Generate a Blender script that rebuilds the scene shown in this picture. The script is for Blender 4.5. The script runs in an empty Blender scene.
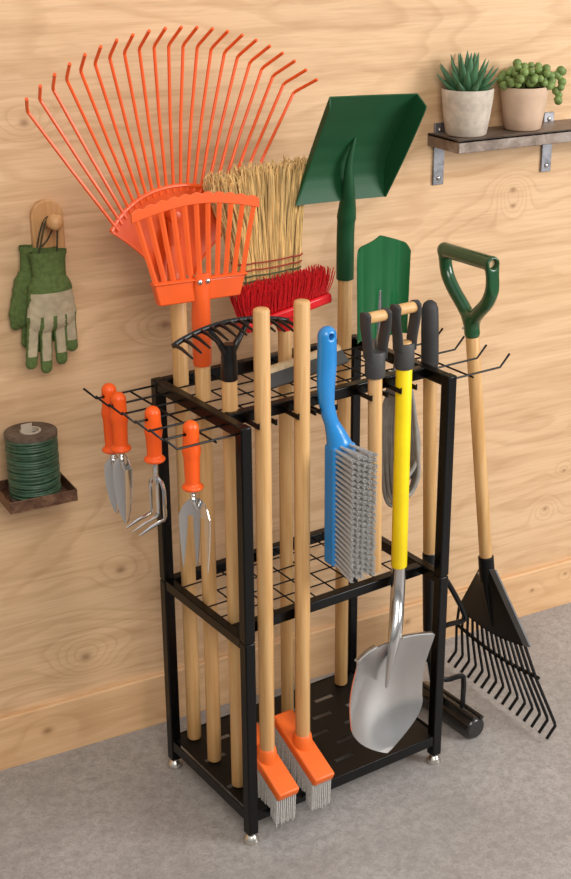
import bpy, math, random
import numpy as np
from mathutils import Vector, Matrix

random.seed(7)
RNG = np.random.default_rng(11)
SC = bpy.context.scene
COL = SC.collection
PI = math.pi

# ------------------------------------------------------------------ frames
RACK_ANG = math.radians(6.009)
RACK_ORG = Vector((0.0, -0.5387, 0.0))
FR = Matrix.Translation(RACK_ORG) @ Matrix.Rotation(RACK_ANG, 4, 'Z')   # rack frame: x along its front, y into its depth
FW = Matrix.Identity(4)                                               # room frame: back wall is y = 0

# ------------------------------------------------------------------ materials
def lin(h):
    h = h.lstrip('#')
    c = [int(h[i:i + 2], 16) / 255 for i in (0, 2, 4)]
    return tuple(x / 12.92 if x <= .04045 else ((x + .055) / 1.055) ** 2.4 for x in c) + (1.0,)

class NT:
    def __init__(s, name):
        s.m = bpy.data.materials.new(name); s.m.use_nodes = True
        s.t = s.m.node_tree; s.n = s.t.nodes
        s.b = s.n['Principled BSDF']
    def node(s, typ, **kw):
        nd = s.n.new(typ)
        for k, v in kw.items():
            if k.startswith('_'): setattr(nd, k[1:], v)
        return nd
    def put(s, sock, v):
        if hasattr(v, 'links') or isinstance(v, bpy.types.NodeSocket): s.t.links.new(v, sock)
        else: sock.default_value = v
    def math(s, op, a, b=0.0, c=0.0):
        nd = s.n.new('ShaderNodeMath'); nd.operation = op
        for i, v in enumerate((a, b, c)): s.put(nd.inputs[i], v)
        return nd.outputs[0]
    def coords(s, scale=(1, 1, 1), loc=(0, 0, 0)):
        tc = s.n.new('ShaderNodeTexCoord'); mp = s.n.new('ShaderNodeMapping')
        mp.inputs['Scale'].default_value = scale; mp.inputs['Location'].default_value = loc
        s.t.links.new(tc.outputs['Object'], mp.inputs['Vector'])
        return mp.outputs[0]
    def noise(s, vec, scale, detail=3, rough=.5, dist=0.0):
        nd = s.n.new('ShaderNodeTexNoise')
        s.t.links.new(vec, nd.inputs['Vector'])
        nd.inputs['Scale'].default_value = scale; nd.inputs['Detail'].default_value = detail
        nd.inputs['Roughness'].default_value = rough; nd.inputs['Distortion'].default_value = dist
        return nd.outputs[0]
    def ramp(s, fac, stops, interp='LINEAR'):
        nd = s.n.new('ShaderNodeValToRGB'); nd.color_ramp.interpolation = interp
        el = nd.color_ramp.elements
        while len(el) < len(stops): el.new(.5)
        for e, (p, c) in zip(el, stops): e.position = p; e.color = c if len(c) == 4 else (*c, 1)
        s.put(nd.inputs[0], fac)
        return nd.outputs[0]
    def mix(s, fac, a, b, mode='MIX'):
        nd = s.n.new('ShaderNodeMix'); nd.data_type = 'RGBA'; nd.blend_type = mode
        s.put(nd.inputs[0], fac); s.put(nd.inputs[6], a); s.put(nd.inputs[7], b)
        return nd.outputs[2]
    def bump(s, h, strength=.2, dist=.002):
        nd = s.n.new('ShaderNodeBump'); nd.inputs['Strength'].default_value = strength
        nd.inputs['Distance'].default_value = dist
        s.put(nd.inputs['Height'], h); s.t.links.new(nd.outputs[0], s.b.inputs['Normal'])
    def set(s, color=None, rough=None, metal=None, spec=None, coat=None):
        if color is not None: s.put(s.b.inputs['Base Color'], color)
        if rough is not None: s.put(s.b.inputs['Roughness'], rough)
        if metal is not None: s.put(s.b.inputs['Metallic'], metal)
        if spec is not None: s.put(s.b.inputs['Specular IOR Level'], spec)
        if coat is not None:
            s.put(s.b.inputs['Coat Weight'], coat); s.put(s.b.inputs['Coat Roughness'], .08)
        return s.m

def plain(name, col, rough=.5, metal=0.0, var=.06, vscale=30, bump=0.0, bscale=200, spec=.5, coat=None, stretch=(1, 1, 1)):
    s = NT(name); c = lin(col); v = s.coords(stretch)
    n = s.noise(v, vscale, 3)
    lo = tuple(x * (1 - var * 1.5) for x in c[:3]); hi = tuple(min(1, x * (1 + var * 1.5)) for x in c[:3])
    s.set(s.ramp(n, [(.3, lo), (.7, hi)]), rough, metal, spec, coat)
    if bump: s.bump(s.noise(v, bscale, 3), bump, .0015)
    return s.m

def handle_wood(name, a='#d9b07a', b='#c2935a'):
    s = NT(name)
    v = s.coords((1, 1, .06)); n = s.noise(v, 90, 4, .55, .4)
    w = s.coords((1, 1, .12)); n2 = s.noise(w, 16, 2, .5, .8)
    c = s.ramp(n, [(.3, lin(b)), (.62, lin(a))])
    c = s.mix(s.math('MULTIPLY', n2, .35), c, lin('#b98a52'))
    s.set(c, .42, 0, .4)
    s.bump(n, .08, .001)
    return s.m

def plywood(name, knots, light, mid, dark, freq=11.0, seed=0.0):
    """face veneer: cathedral grain running along x, rings that wrap round the knots"""
    s = NT(name)
    tc = s.n.new('ShaderNodeTexCoord'); P = tc.outputs['Object']
    sep = s.n.new('ShaderNodeSeparateXYZ'); s.t.links.new(P, sep.inputs[0])
    X, Z = sep.outputs[0], sep.outputs[2]
    v = s.coords((.62, 1, 2.1), (seed, 0, seed * .7))
    big = s.noise(v, 1.6, 2, .45, .5)
    v2 = s.coords((1.6, 1, 9), (seed * 2, 0, 1.3)); med = s.noise(v2, 1.6, 3, .55, .2)
    field = s.math('ADD', s.math('MULTIPLY', big, 1.25), s.math('MULTIPLY', med, .16))
    knotmask = None
    for (kx, kz, r, amp) in knots:
        dx = s.math('MULTIPLY', s.math('SUBTRACT', X, kx), .72)
        dz = s.math('SUBTRACT', Z, kz)
        d2 = s.math('ADD', s.math('MULTIPLY', dx, dx), s.math('MULTIPLY', dz, dz))
        g = s.math('EXPONENT', s.math('MULTIPLY', d2, -1 / (r * r * 14)))
        field = s.math('ADD', field, s.math('MULTIPLY', g, amp))
        k = s.math('EXPONENT', s.math('MULTIPLY', d2, -1 / (r * r * .55)))
        knotmask = k if knotmask is None else s.math('MAXIMUM', knotmask, k)
    fine = s.noise(s.coords((5, 1, 160)), 1.0, 3, .6)
    pore = s.noise(s.coords((14, 1, 420)), 1.0, 2, .6)
    ph = s.math('FRACT', s.math('MULTIPLY', field, freq))
    line = s.ramp(ph, [(0.0, (0, 0, 0)), (.55, (.12, .12, .12)), (.86, (1, 1, 1)), (.93, (.7, .7, .7)), (1.0, (0, 0, 0))], 'EASE')
    tone = s.noise(s.coords((1.1, 1, 5), (3.1, 0, seed)), 1.3, 3, .6, .6)
    c = s.mix(s.math('MULTIPLY', tone, .75), lin(light), lin(mid))
    c = s.mix(s.math('MULTIPLY', line, .24), c, lin(dark))
    c = s.mix(s.math('MULTIPLY', s.ramp(fine, [(.42, (0, 0, 0)), (.72, (1, 1, 1))]), .22), c, lin(dark))
    c = s.mix(s.math('MULTIPLY', s.ramp(pore, [(.55, (0, 0, 0)), (.75, (1, 1, 1))]), .18), c, lin(dark))
    streak = s.noise(s.coords((2.4, 1, 34), (7, 0, seed)), 1.0, 4, .6, .5)
    c = s.mix(s.math('MULTIPLY', s.ramp(streak, [(.46, (0, 0, 0)), (.66, (1, 1, 1))]), .34), c, lin(dark))
    if knotmask is not None:
        c = s.mix(s.math('MULTIPLY', knotmask, .62), c, lin('#6e4523'))
    s.set(c, .62, 0, .3)
    s.bump(s.math('ADD', fine, s.math('MULTIPLY', line, .4)), .06, .001)
    return s.m

def concrete(name):
    s = NT(name)
    a = s.noise(s.coords((1, 1, 1)), 2.2, 5, .62, .5)
    b = s.noise(s.coords((1, 1.0, 1), (4, 2, 0)), 14, 5, .65, .3)
    f = s.noise(s.coords((1, 1, 1), (1, 7, 0)), 160, 3, .7)
    c = s.ramp(a, [(.30, lin('#8b8684')), (.5, lin('#a09b98')), (.72, lin('#b3aeab'))])
    c = s.mix(s.math('MULTIPLY', s.ramp(b, [(.35, (0, 0, 0)), (.7, (1, 1, 1))]), .35), c, lin('#a9a49f'))
    c = s.mix(s.math('MULTIPLY', s.ramp(f, [(.5, (0, 0, 0)), (.75, (1, 1, 1))]), .62), c, lin('#615d5b'))
    m = s.noise(s.coords((1, 1, 1), (9, 3, 0)), 45, 4, .7, .4)
    c = s.mix(s.math('MULTIPLY', s.ramp(m, [(.40, (0, 0, 0)), (.66, (1, 1, 1))]), .46), c, lin('#6f6a67'))
    s.set(c, s.ramp(b, [(.3, (.42, .42, .42)), (.7, (.58, .58, .58))]), 0, .4)
    s.bump(s.math('ADD', f, b), .12, .001)
    return s.m

def brushed(name, col, rough=.28, stretch=(6, 6, 1), amt=.05, metal=1.0):
    s = NT(name)
    n = s.noise(s.coords(stretch), 6, 3)
    c = lin(col); lo = tuple(x * (1 - amt) for x in c[:3]); hi = tuple(min(1, x * (1 + amt)) for x in c[:3])
    s.set(s.ramp(n, [(.3, lo), (.7, hi)]), rough, metal)
    return s.m

def rusty(name, c1, c2, c3, rough=.5, metal=.6, scale=22):
    s = NT(name)
    n = s.noise(s.coords(), scale, 6, .7, .6); g = s.noise(s.coords((1, 1, 1), (2, 1, 0)), scale * 9, 2, .6)
    c = s.ramp(n, [(.34, lin(c1)), (.52, lin(c2)), (.68, lin(c3))])
    c = s.mix(s.math('MULTIPLY', g, .3), c, lin(c1))
    s.set(c, s.ramp(n, [(.3, (rough * .7,) * 3), (.7, (rough * 1.3,) * 3)]), metal)
    s.bump(g, .25, .001)
    return s.m

M = {}
M['black'] = plain('black_powder_coat', '#040404', .27, 0, .1, 60, .06, 900, .26)
M['wire'] = plain('black_wire', '#060606', .42, 0, .1, 30, 0, 200, .25)
M['plate'] = plain('black_sheet', '#080808', .45, 0, .12, 40, .12, 700, .3)
M['foot'] = brushed('nickel_foot', '#d8d2c8', .22)
M['steel'] = brushed('polished_steel', '#d2d2d2', .21, (4, 4, 1), .04)
M['chrome'] = brushed('chrome', '#d8d8d8', .14, (4, 4, 1), .03)
M['wood'] = handle_wood('handle_ash')
M['wood2'] = handle_wood('handle_beech', '#d3a871', '#bb8a50')
M['orange'] = plain('orange_enamel', '#e4591c', .33, 0, .05, 12, .05, 300, .5, .25)
M['orange_shaded'] = plain('orange_enamel_shaded', '#d8511b', .36, 0, .06, 12, .05, 300, .45)  # darker orange with the comb rake's shade over the fan plate painted in
M['orange_wire'] = plain('orange_painted_wire', '#e8591d', .36, 0, .06, 12, 0, 300, .5)
M['orange_plastic'] = plain('orange_plastic', '#f55c12', .36, 0, .04, 14, .08, 400, .5)
M['broom_orange'] = plain('broom_orange', '#e4661f', .45, 0, .05, 20, .1, 500)
M['green'] = plain('green_enamel', '#17492a', .5, 0, .06, 9, 0, 300, .3)
M['green2'] = plain('green_enamel_bright', '#1b5c33', .2, 0, .06, 9, 0, 300, .5, .4)
M['green_grip'] = plain('green_plastic', '#164a28', .25, 0, .06, 12, 0, 300, .5, .4)
M['red'] = plain('red_bristle', '#c8141c', .5, 0, .18, 160)
M['red_block'] = plain('red_plastic', '#cf141d', .32, 0, .05, 20)
M['blue'] = plain('blue_plastic', '#2384cc', .27, 0, .04, 14, 0, 300, .5, .3)
M['bristle'] = plain('grey_bristle', '#b3b2b0', .5, 0, .10, 220)
M['bristle_pale'] = plain('pale_bristle', '#b9b7b3', .5, 0, .15, 260)
M['yellow'] = plain('yellow_sleeve', '#f7d90c', .38, 0, .04, 20, .06, 500)
M['grip'] = plain('grey_rubber', '#414141', .55, 0, .08, 40, .15, 800, .4)
M['gripdark'] = plain('charcoal_rubber', '#343434', .6, 0, .08, 40, .15, 800, .35)
M['blackmetal'] = plain('black_tool_paint', '#080808', .32, 0, .12, 30, .06, 300, .4, .15)
M['blackplastic'] = plain('black_plastic', '#080808', .5, 0, .1, 30, .08, 500, .25)
M['flange'] = plain('dark_grey_plastic', '#5a5b5c', .5, 0, .08, 30, .08, 500)
M['roller'] = plain('roller_black', '#1b1a19', .25, 0.2, .1, 30, 0, 300, .5, .4)
M['straw'] = plain('straw', '#d3b278', .7, 0, .36, 260, 0, 200, .3, None, (1, 1, .04))
M['twine_red'] = plain('red_twine', '#8f2f22', .8, 0, .1)
M['twine_green'] = plain('green_twine', '#3f4a2c', .8, 0, .1)
M['pot1'] = plain('pot_stone', '#bcb0a2', .8, 0, .10, 60, .2, 260, .25)
M['pot2'] = plain('pot_clay', '#c7aa92', .75, 0, .05, 30, .1, 260, .25)
M['soil'] = plain('soil', '#3a2b20', .9, 0, .3, 200, .5, 300)
M['leaf'] = plain('succulent_leaf', '#47704f', .45, 0, .15, 40, 0, 300, .4)
M['bead'] = plain('bead_leaf', '#708648', .4, 0, .2, 50, 0, 300, .4)
M['stem'] = plain('stem', '#6f7f45', .6)
M['shelf'] = rusty('worn_steel_shelf', '#5c5048', '#85766b', '#a2978f', .45, .55, 18)
M['bracket'] = rusty('bracket_steel', '#77777a', '#94949a', '#a8a8ad', .4, .7, 30)
M['tray'] = rusty('rusty_tray', '#4f362a', '#74533f', '#96735a', .5, .5, 40)
M['spoolcap'] = rusty('spool_rim', '#40352c', '#66584c', '#7d6e60', .6, .2, 40)
M['cord'] = plain('green_cord', '#34513d', .38, 0, .2, 80, .2, 500, .5)
M['label'] = plain('spool_core', '#b5aa9a', .6)
M['peg'] = handle_wood('peg_wood', '#cfa273', '#b98957')
M['gloveg'] = plain('glove_green', '#586a3c', .9, 0, .14, 120, .6, 700, .2)
M['gloveb'] = plain('glove_canvas', '#b3a68b', .95, 0, .10, 60, .7, 900, .15)
M['loop'] = plain('dark_cord', '#3b3a26', .8)
M['screw'] = brushed('screw', '#b9b9b9', .3)
M['cable'] = plain('grey_hose', '#8b8883', .5, 0, .1, 60, 0, 300, .4)
M['dark'] = plain('dark_hole', '#101010', .8)
M['squeegee'] = plain('dark_rubber', '#3b3b39', .6, 0, .1, 40, .1, 500)
M['bar'] = handle_wood('pale_bar', '#cdb692', '#b59c76')
M['wall'] = plywood('plywood_wall', [(-.16, .233, .014, .5), (.078, 1.019, .012, .42), (-.06, .44, .012, .3), (-.21, 1.488, .010, .3),
                                     (1.024, 1.225, .009, .5), (1.027, 1.185, .008, .3), (1.197, .315, .008, .4), (1.254, .42, .006, .3), (.60, .60, .01, .4), (.35, 1.75, .012, .4)],
                    '#e2c19b', '#d3ac82', '#a67a50', 9.0, 1.7)
M['board'] = plywood('pine_board', [(-.273, .072, .012, .25), (.739, .09, .010, .25), (1.158, .077, .006, .2), (1.274, .1, .006, .2), (.3, .05, .008, .2)],
                     '#e2bc92', '#d7ab7c', '#ae7e50', 5.0, 5.2)
M['floor'] = concrete('concrete_floor')

# ------------------------------------------------------------------ mesh building
def V3(p): return np.array(p, float)

class MB:
    def __init__(s): s.v = []; s.f = []; s.mi = []
    def add(s, verts, faces, mi=0):
        o = len(s.v); s.v.extend([tuple(map(float, p)) for p in verts])
        s.f.extend([tuple(i + o for i in f) for f in faces]); s.mi.extend([mi] * len(faces)); return s
    def box(s, lo, hi, mat=None, mi=0):
        x0, y0, z0 = lo; x1, y1, z1 = hi
        vs = [(x0, y0, z0), (x1, y0, z0), (x1, y1, z0), (x0, y1, z0), (x0, y0, z1), (x1, y0, z1), (x1, y1, z1), (x0, y1, z1)]
        if mat is not None: vs = [tuple(mat @ Vector(p)) for p in vs]
        return s.add(vs, [(0, 3, 2, 1), (4, 5, 6, 7), (0, 1, 5, 4), (1, 2, 6, 5), (2, 3, 7, 6), (3, 0, 4, 7)], mi)
    def tube(s, pts, r, n=10, flat=None, caps=True, up=None, closed=False, mi=0):
        """swept tube; r number or list; flat = list/tuple (a, b): cross-section half sizes along 'up' and across"""
        P = [V3(p) for p in pts]; m = len(P)
        rs = r if hasattr(r, '__len__') else [r] * m
        T = []
        for i in range(m):
            if closed: t = P[(i + 1) % m] - P[i - 1]
            else: t = P[min(i + 1, m - 1)] - P[max(i - 1, 0)]
            T.append(t / (np.linalg.norm(t) + 1e-12))
        u = V3(up) if up is not None else (V3((0, 0, 1)) if abs(T[0][2]) < .9 else V3((1, 0, 0)))
        rings = []
        for i in range(m):
            u = (V3(up) if up is not None else u); u = u - T[i] * (u @ T[i]); u = u / (np.linalg.norm(u) + 1e-12)
            w = np.cross(T[i], u)
            a, b = (rs[i], rs[i]) if flat is None else ((flat[i] if hasattr(flat[0], '__len__') else flat))
            rings.append([P[i] + u * a * math.cos(2 * PI * k / n) + w * b * math.sin(2 * PI * k / n) for k in range(n)])
        vs = [p for rg in rings for p in rg]; fs = []
        for i in range(m if closed else m - 1):
            j = (i + 1) % m
            for k in range(n):
                k2 = (k + 1) % n
                fs.append((i * n + k, i * n + k2, j * n + k2, j * n + k))
        if caps and not closed:
            fs.append(tuple(range(n))[::-1]); fs.append(tuple((m - 1) * n + k for k in range(n)))
        return s.add(vs, fs, mi)
    def rod(s, p0, p1, r, n=20, r1=None, rnd=.25):
        """cylinder with softened ends"""
        p0, p1 = V3(p0), V3(p1); r1 = r if r1 is None else r1
        d = p1 - p0; L = np.linalg.norm(d); d = d / L; e = min(rnd * min(r, r1), L * .3)
        return s.tube([p0, p0 + d * e * .3, p0 + d * e, p1 - d * e, p1 - d * e * .3, p1], [r - e, r - e * .35, r, r1, r1 - e * .35, r1 - e], n)
    def lathe(s, c, prof, n=28, mi=0):
        """revolve (radius, height) pairs about a vertical axis through c"""
        c = V3(c); vs = []; fs = []
        for r, z in prof:
            r = max(r, 1e-4)
            vs += [c + V3((r * math.cos(2 * PI * q / n), r * math.sin(2 * PI * q / n), z)) for q in range(n)]
        for i in range(len(prof) - 1):
            for q in range(n): fs.append((i * n + q, i * n + (q + 1) % n, (i + 1) * n + (q + 1) % n, (i + 1) * n + q))
        fs.append(tuple(range(n))[::-1]); fs.append(tuple((len(prof) - 1) * n + q for q in range(n)))
        return s.add(vs, fs, mi)
    def prism(s, poly, d0, d1, plane='xz', mi=0):
        """extrude a 2D outline: plane 'xz' along y, 'xy' along z, 'yz' along x"""
        def p3(a, b, d): return {'xz': (a, d, b), 'xy': (a, b, d), 'yz': (d, a, b)}[plane]
        n = len(poly); vs = [p3(a, b, d0) for a, b in poly] + [p3(a, b, d1) for a, b in poly]
        fs = [tuple(range(n)), tuple(range(2 * n - 1, n - 1, -1))]
        fs += [(i, n + i, n + (i + 1) % n, (i + 1) % n) for i in range(n)]
        return s.add(vs, fs, mi)
    def sheet(s, fn, nu, nv, th, mi=0):
        """thick curved sheet over u, v in [0, 1]"""
        U, Vv = np.linspace(0, 1, nu), np.linspace(0, 1, nv)
        P = np.array([[fn(u, v) for v in Vv] for u in U], float)
        du = np.gradient(P, axis=0); dv = np.gradient(P, axis=1)
        N = np.cross(du, dv); N /= (np.linalg.norm(N, axis=2, keepdims=True) + 1e-12)
        A = P + N * th / 2; B = P - N * th / 2
        vs = list(A.reshape(-1, 3)) + list(B.reshape(-1, 3)); o = nu * nv; fs = []
        ix = lambda i, j: i * nv + j
        for i in range(nu - 1):
            for j in range(nv - 1):
                fs.append((ix(i, j), ix(i + 1, j), ix(i + 1, j + 1), ix(i, j + 1)))
                fs.append((o + ix(i, j), o + ix(i, j + 1), o + ix(i + 1, j + 1), o + ix(i + 1, j)))
        for j in range(nv - 1):
            fs.append((ix(0, j), ix(0, j + 1), o + ix(0, j + 1), o + ix(0, j)))
            fs.append((ix(nu - 1, j + 1), ix(nu - 1, j), o + ix(nu - 1, j), o + ix(nu - 1, j + 1)))
        for i in range(nu - 1):
            fs.append((ix(i + 1, 0), ix(i, 0), o + ix(i, 0), o + ix(i + 1, 0)))
            fs.append((ix(i, nv - 1), ix(i + 1, nv - 1), o + ix(i + 1, nv - 1), o + ix(i, nv - 1)))
        return s.add(vs, fs, mi)
    def ball(s, c, r, n=12, sc=(1, 1, 1)):
        c = V3(c); m = max(6, n // 2 + 2); vs = []; fs = []
        for i in range(m + 1):
            t = PI * i / m
            for k in range(n):
                p = 2 * PI * k / n
                vs.append(c + V3((r * sc[0] * math.sin(t) * math.cos(p), r * sc[1] * math.sin(t) * math.sin(p), r * sc[2] * math.cos(t))))
        for i in range(m):
            for k in range(n):
                k2 = (k + 1) % n
                if i == 0: fs.append((k, (i + 1) * n + k, (i + 1) * n + k2))
                elif i == m - 1: fs.append((i * n + k, (i + 1) * n + k, i * n + k2))
                else: fs.append((i * n + k, (i + 1) * n + k, (i + 1) * n + k2, i * n + k2))
        return s.add(vs, fs)

def nets(f, lo, hi, h):
    """surface nets over a signed distance function"""
    ax = [np.arange(a, b + h, h) for a, b in zip(lo, hi)]
    G = np.meshgrid(*ax, indexing='ij'); D = f(*G)
    n = np.array(D.shape); cs = tuple(n - 1)
    pos = np.zeros(cs + (3,)); cnt = np.zeros(cs)
    def sl(d): return tuple(slice(d[i], d[i] + cs[i]) for i in range(3))
    cor = [(i, j, k) for i in (0, 1) for j in (0, 1) for k in (0, 1)]
    for a in cor:
        for k in range(3):
            if a[k] == 0:
                b = list(a); b[k] = 1
                va, vb = D[sl(a)], D[sl(b)]; m = (va < 0) != (vb < 0)
                t = np.where(m, va / np.where(m, va - vb, 1), 0)
                for q in range(3):
                    pos[..., q] += np.where(m, a[q] + (t if q == k else 0), 0)
                cnt += m
    act = cnt > 0; idx = -np.ones(cs, int); idx[act] = np.arange(act.sum())
    base = np.stack(np.nonzero(act), 1)
    v = np.array(lo) + (base + pos[act] / cnt[act][:, None]) * h
    fs = []
    for k in range(3):
        o = [q for q in range(3) if q != k]
        s0 = [slice(None)] * 3; s1 = [slice(None)] * 3; s0[k] = slice(0, -1); s1[k] = slice(1, None)
        m = (D[tuple(s0)] < 0) != (D[tuple(s1)] < 0); neg = D[tuple(s0)] < 0
        for c in np.argwhere(m):
            if any(c[q] < 1 or c[q] > n[q] - 2 for q in o): continue
            def cell(da, db):
                e = c.copy(); e[o[0]] += da; e[o[1]] += db; return int(idx[tuple(e)])
            quad = (cell(-1, -1), cell(0, -1), cell(0, 0), cell(-1, 0))
            flip = bool(neg[tuple(c)]) ^ (k == 1)
            fs.append(quad if flip else quad[::-1])
    return v, fs

def sd_caps(P, a, b, ra, rb=None, sc=(1, 1, 1)):
    rb = ra if rb is None else rb
    a = V3(a); b = V3(b); sc = V3(sc)
    p = [(P[i] - a[i]) * sc[i] for i in range(3)]; ab = (b - a) * sc
    t = np.clip((p[0] * ab[0] + p[1] * ab[1] + p[2] * ab[2]) / (ab @ ab + 1e-12), 0, 1)
    d = np.sqrt(sum((p[i] - ab[i] * t) ** 2 for i in range(3)))
    return d - (ra + (rb - ra) * t)
def smin(a, b, k):
    h = np.clip(.5 + .5 * (b - a) / k, 0, 1); return b * (1 - h) + a * h - k * h * (1 - h)
def smooth_path(pts, n=8):
    """Catmull-Rom through points"""
    P = [V3(p) for p in pts]; out = []
    for i in range(len(P) - 1):
        p0 = P[max(i - 1, 0)]; p1 = P[i]; p2 = P[i + 1]; p3 = P[min(i + 2, len(P) - 1)]
        for k in range(n):
            t = k / n
            out.append(.5 * ((2 * p1) + (p2 - p0) * t + (2 * p0 - 5 * p1 + 4 * p2 - p3) * t * t + (3 * p1 - p0 - 3 * p2 + p3) * t ** 3))
    out.append(P[-1]); return out

# ------------------------------------------------------------------ things and parts
class T:
    def __init__(s, name, label, cat, frame, base, group=None):
        s.o = bpy.data.objects.new(name, None); COL.objects.link(s.o)
        s.base = Vector(base); s.o.matrix_world = frame @ Matrix.Translation(s.base)
        s.o.empty_display_size = .03
        s.o['label'] = label; s.o['category'] = cat
        if group: s.o['group'] = group
    def part(s, name, mb, mat, par=None, bevel=0.0, sharp=38, label=None, seg=2):
        if isinstance(mb, tuple):
            b = MB(); b.add(*mb); mb = b
        return mesh_obj(name, mb, mat, par or s.o, s.base, bevel, sharp, label, seg)

def mesh_obj(name, mb, mat, parent=None, base=(0, 0, 0), bevel=0.0, sharp=38, label=None, seg=2):
    me = bpy.data.meshes.new(name); b = Vector(base)
    me.from_pydata([Vector(p) - b for p in mb.v], [], mb.f)
    mats = mat if isinstance(mat, (list, tuple)) else [mat]
    for m in mats: me.materials.append(m)
    for p, k in zip(me.polygons, mb.mi): p.material_index = k
    me.validate(); me.update()
    import bmesh
    bm = bmesh.new(); bm.from_mesh(me); bmesh.ops.recalc_face_normals(bm, faces=bm.faces); bm.to_mesh(me); bm.free()
    me.shade_smooth(); me.set_sharp_from_angle(angle=math.radians(sharp))
    o = bpy.data.objects.new(name, me); COL.objects.link(o)
    if parent is not None: o.parent = parent
    if bevel:
        m = o.modifiers.new('bevel', 'BEVEL'); m.width = bevel; m.segments = seg; m.limit_method = 'ANGLE'; m.angle_limit = math.radians(40)
        m.harden_normals = False
    if label: o['label'] = label
    return o

def structure(name, mb, mat, bevel=0.0):
    o = mesh_obj(name, mb, mat, None, (0, 0, 0), bevel); o['kind'] = 'structure'; return o

# ------------------------------------------------------------------ the room
structure('wall_back', MB().box((-2.6, 0, 0), (3.4, .05, 2.7)), M['wall'])
structure('floor', MB().box((-2.6, -3.6, -.05), (3.4, .05, 0)), M['floor'])
bb = MB(); bb.prism([(-.016, 0.0), (0.0, 0.0), (0.0, .137), (-.0125, .137), (-.016, .1335)], -2.6, 3.4, 'yz')
structure('baseboard_back', bb, M['board'])

# ------------------------------------------------------------------ the rack
W, D, S, H = .5143, .333, .0245, .97
rack = T('tool_rack', 'black steel storage rack holding the upright garden tools in front of the plywood wall', 'rack', FR, (0, 0, 0))
for ix, px in enumerate((0, W)):
    for iy, py in enumerate((0, D)):
        mb = MB().box((px, py, .022), (px + S, py + S, .4955)).box((px, py, .4975), (px + S, py + S, H)).box((px + .002, py + .002, .49), (px + S - .002, py + S - .002, .505))
        po = rack.part('post', mb, M['black'], bevel=.0028)
        f = MB().lathe((px + S / 2, py + S / 2, 0), [(.0165, 0), (.0178, .0015), (.0178, .0045), (.0112, .0165), (.0090, .0185), (.0090, .024)], 32)
        rack.part('foot', f, M['foot'], po, sharp=50, label='shiny nickel levelling foot')
RZ = (.944, .9695)
def rail(lo, hi, bevel=.0025): return rack.part('rail', MB().box(lo, hi), M['black'], bevel=bevel)
YF = .066                                   # front rails sit back from the front posts
for z0, z1, yf in ((.9445, .9695, .078), (.476, .500, YF)):
    rail((.002, S, z0), (.0225, D, z1)); rail((W + .002, S, z0), (W + .0225, D, z1))
    rail((.0225, yf, z0), (W + .002, yf + .0225, z1))
    rail((S, D + .001, z0), (W, D + .0225, z1))
GX = [.0815 + .0535 * i for i in range(8)] + [.5095]
GY = [.132, .185, .239, .2925]
for z, yf, yl in ((.9575, .1005, [.132, .185, .239, .2925]), (.492, .0885, [.132, .185, .239, .2925])):
    mb = MB()
    for x in GX[:-1]: mb.tube([(x, yf - .004, z), (x, D + .006, z)], .0019, 6)
    for y in yl: mb.tube([(.018, y, z + .0036), (W + .006, y, z + .0036)], .0019, 6)
    rack.part('wire_grid', mb, M['wire'])
# slotted bottom plate
xs0, xs1, ys0, ys1 = S * .5, W + S * .5, .004, D + S * .8
slots = []
for r, (yc, xst) in enumerate([(.283, .073), (.225, .026), (.168, .078), (.114, .016), (.058, .07)]):
    k = 0
    while xst + k * .1 + .053 < W:
        slots.append((xst + k * .1, xst + k * .1 + .053, yc - .0065, yc + .0065)); k += 1
mb = MB(); zt, zb = .077, .0755
rows = sorted(set([q[2] for q in slots])); ycur = ys0
def slab(x0, x1, y0, y1): mb.box((x0, y0, zb), (x1, y1, zt))
for y in rows:
    slab(xs0, xs1, ycur, y)
    rs = sorted([q for q in slots if q[2] == y]); xcur = xs0
    for q in rs: slab(xcur, q[0], y, q[3]); xcur = q[1]
    slab(xcur, xs1, y, rs[0][3]); ycur = rs[0][3]
slab(xs0, xs1, ycur, ys1)
pl = rack.part('shelf_plate', mb, M['plate'])
mb = MB()
mb.box((S, .0025, .052), (W, .0055, .0785)); mb.box((S, D + S - .006, .052), (W, D + S - .003, .0785))
mb.box((.0025, S, .052), (.0055, D, .0785)); mb.box((W + S - .006, S, .052), (W + S - .003, D, .0785))
rack.part('plate_rim', mb, M['black'], bevel=.001)
# hooks out of both short sides
def side_hook(y, x0, x1, tip):
    return rack.part('side_hook', MB().tube([(x0, y, .9525), (x1, y, .9525), (x1 + tip, y, .9525 + abs(tip))], .0024, 8), M['wire'])
HY = [.022 + .0555 * i for i in range(7)]
for y in HY: side_hook(y, .012, -.128, -.027)
for y in (.025, .10, .175, .25): side_hook(y, W + .012, .683, .026)
rack.part('cross_wire', MB().tube([(-.045, HY[0] - .004, .9478), (-.045, HY[-1] + .004, .9478)], .0022, 8), M['wire'])
rack.part('cross_wire', MB().tube([(.600, .018, .9478), (.600, .256, .9478)], .0022, 8), M['wire'])
# paired prongs on the front rail
for xc in (.0765, .170, .2225, .3515, .428):
    for sgn in (-1, 1):
        mb = MB().box((xc + sgn * .0205 - .0018, .025, .9485), (xc + sgn * .0205 + .0018, .080, .9585))
        mb.box((xc + sgn * .0205 - .0018, .025, .9485), (xc + sgn * .0205 + .0018, .0235, .9620))
        rack.part('prong', mb, M['black'], bevel=.0006)

ZP = zt + .0005
def shaft(t, x, y, z0, z1, r, mat='wood', r1=None, name='handle', x1=None, y1=None):
    return t.part(name, MB().rod((x, y, z0), (x if x1 is None else x1, y if y1 is None else y1, z1), r, 22, r1, .3), M[mat], sharp=60)

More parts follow.
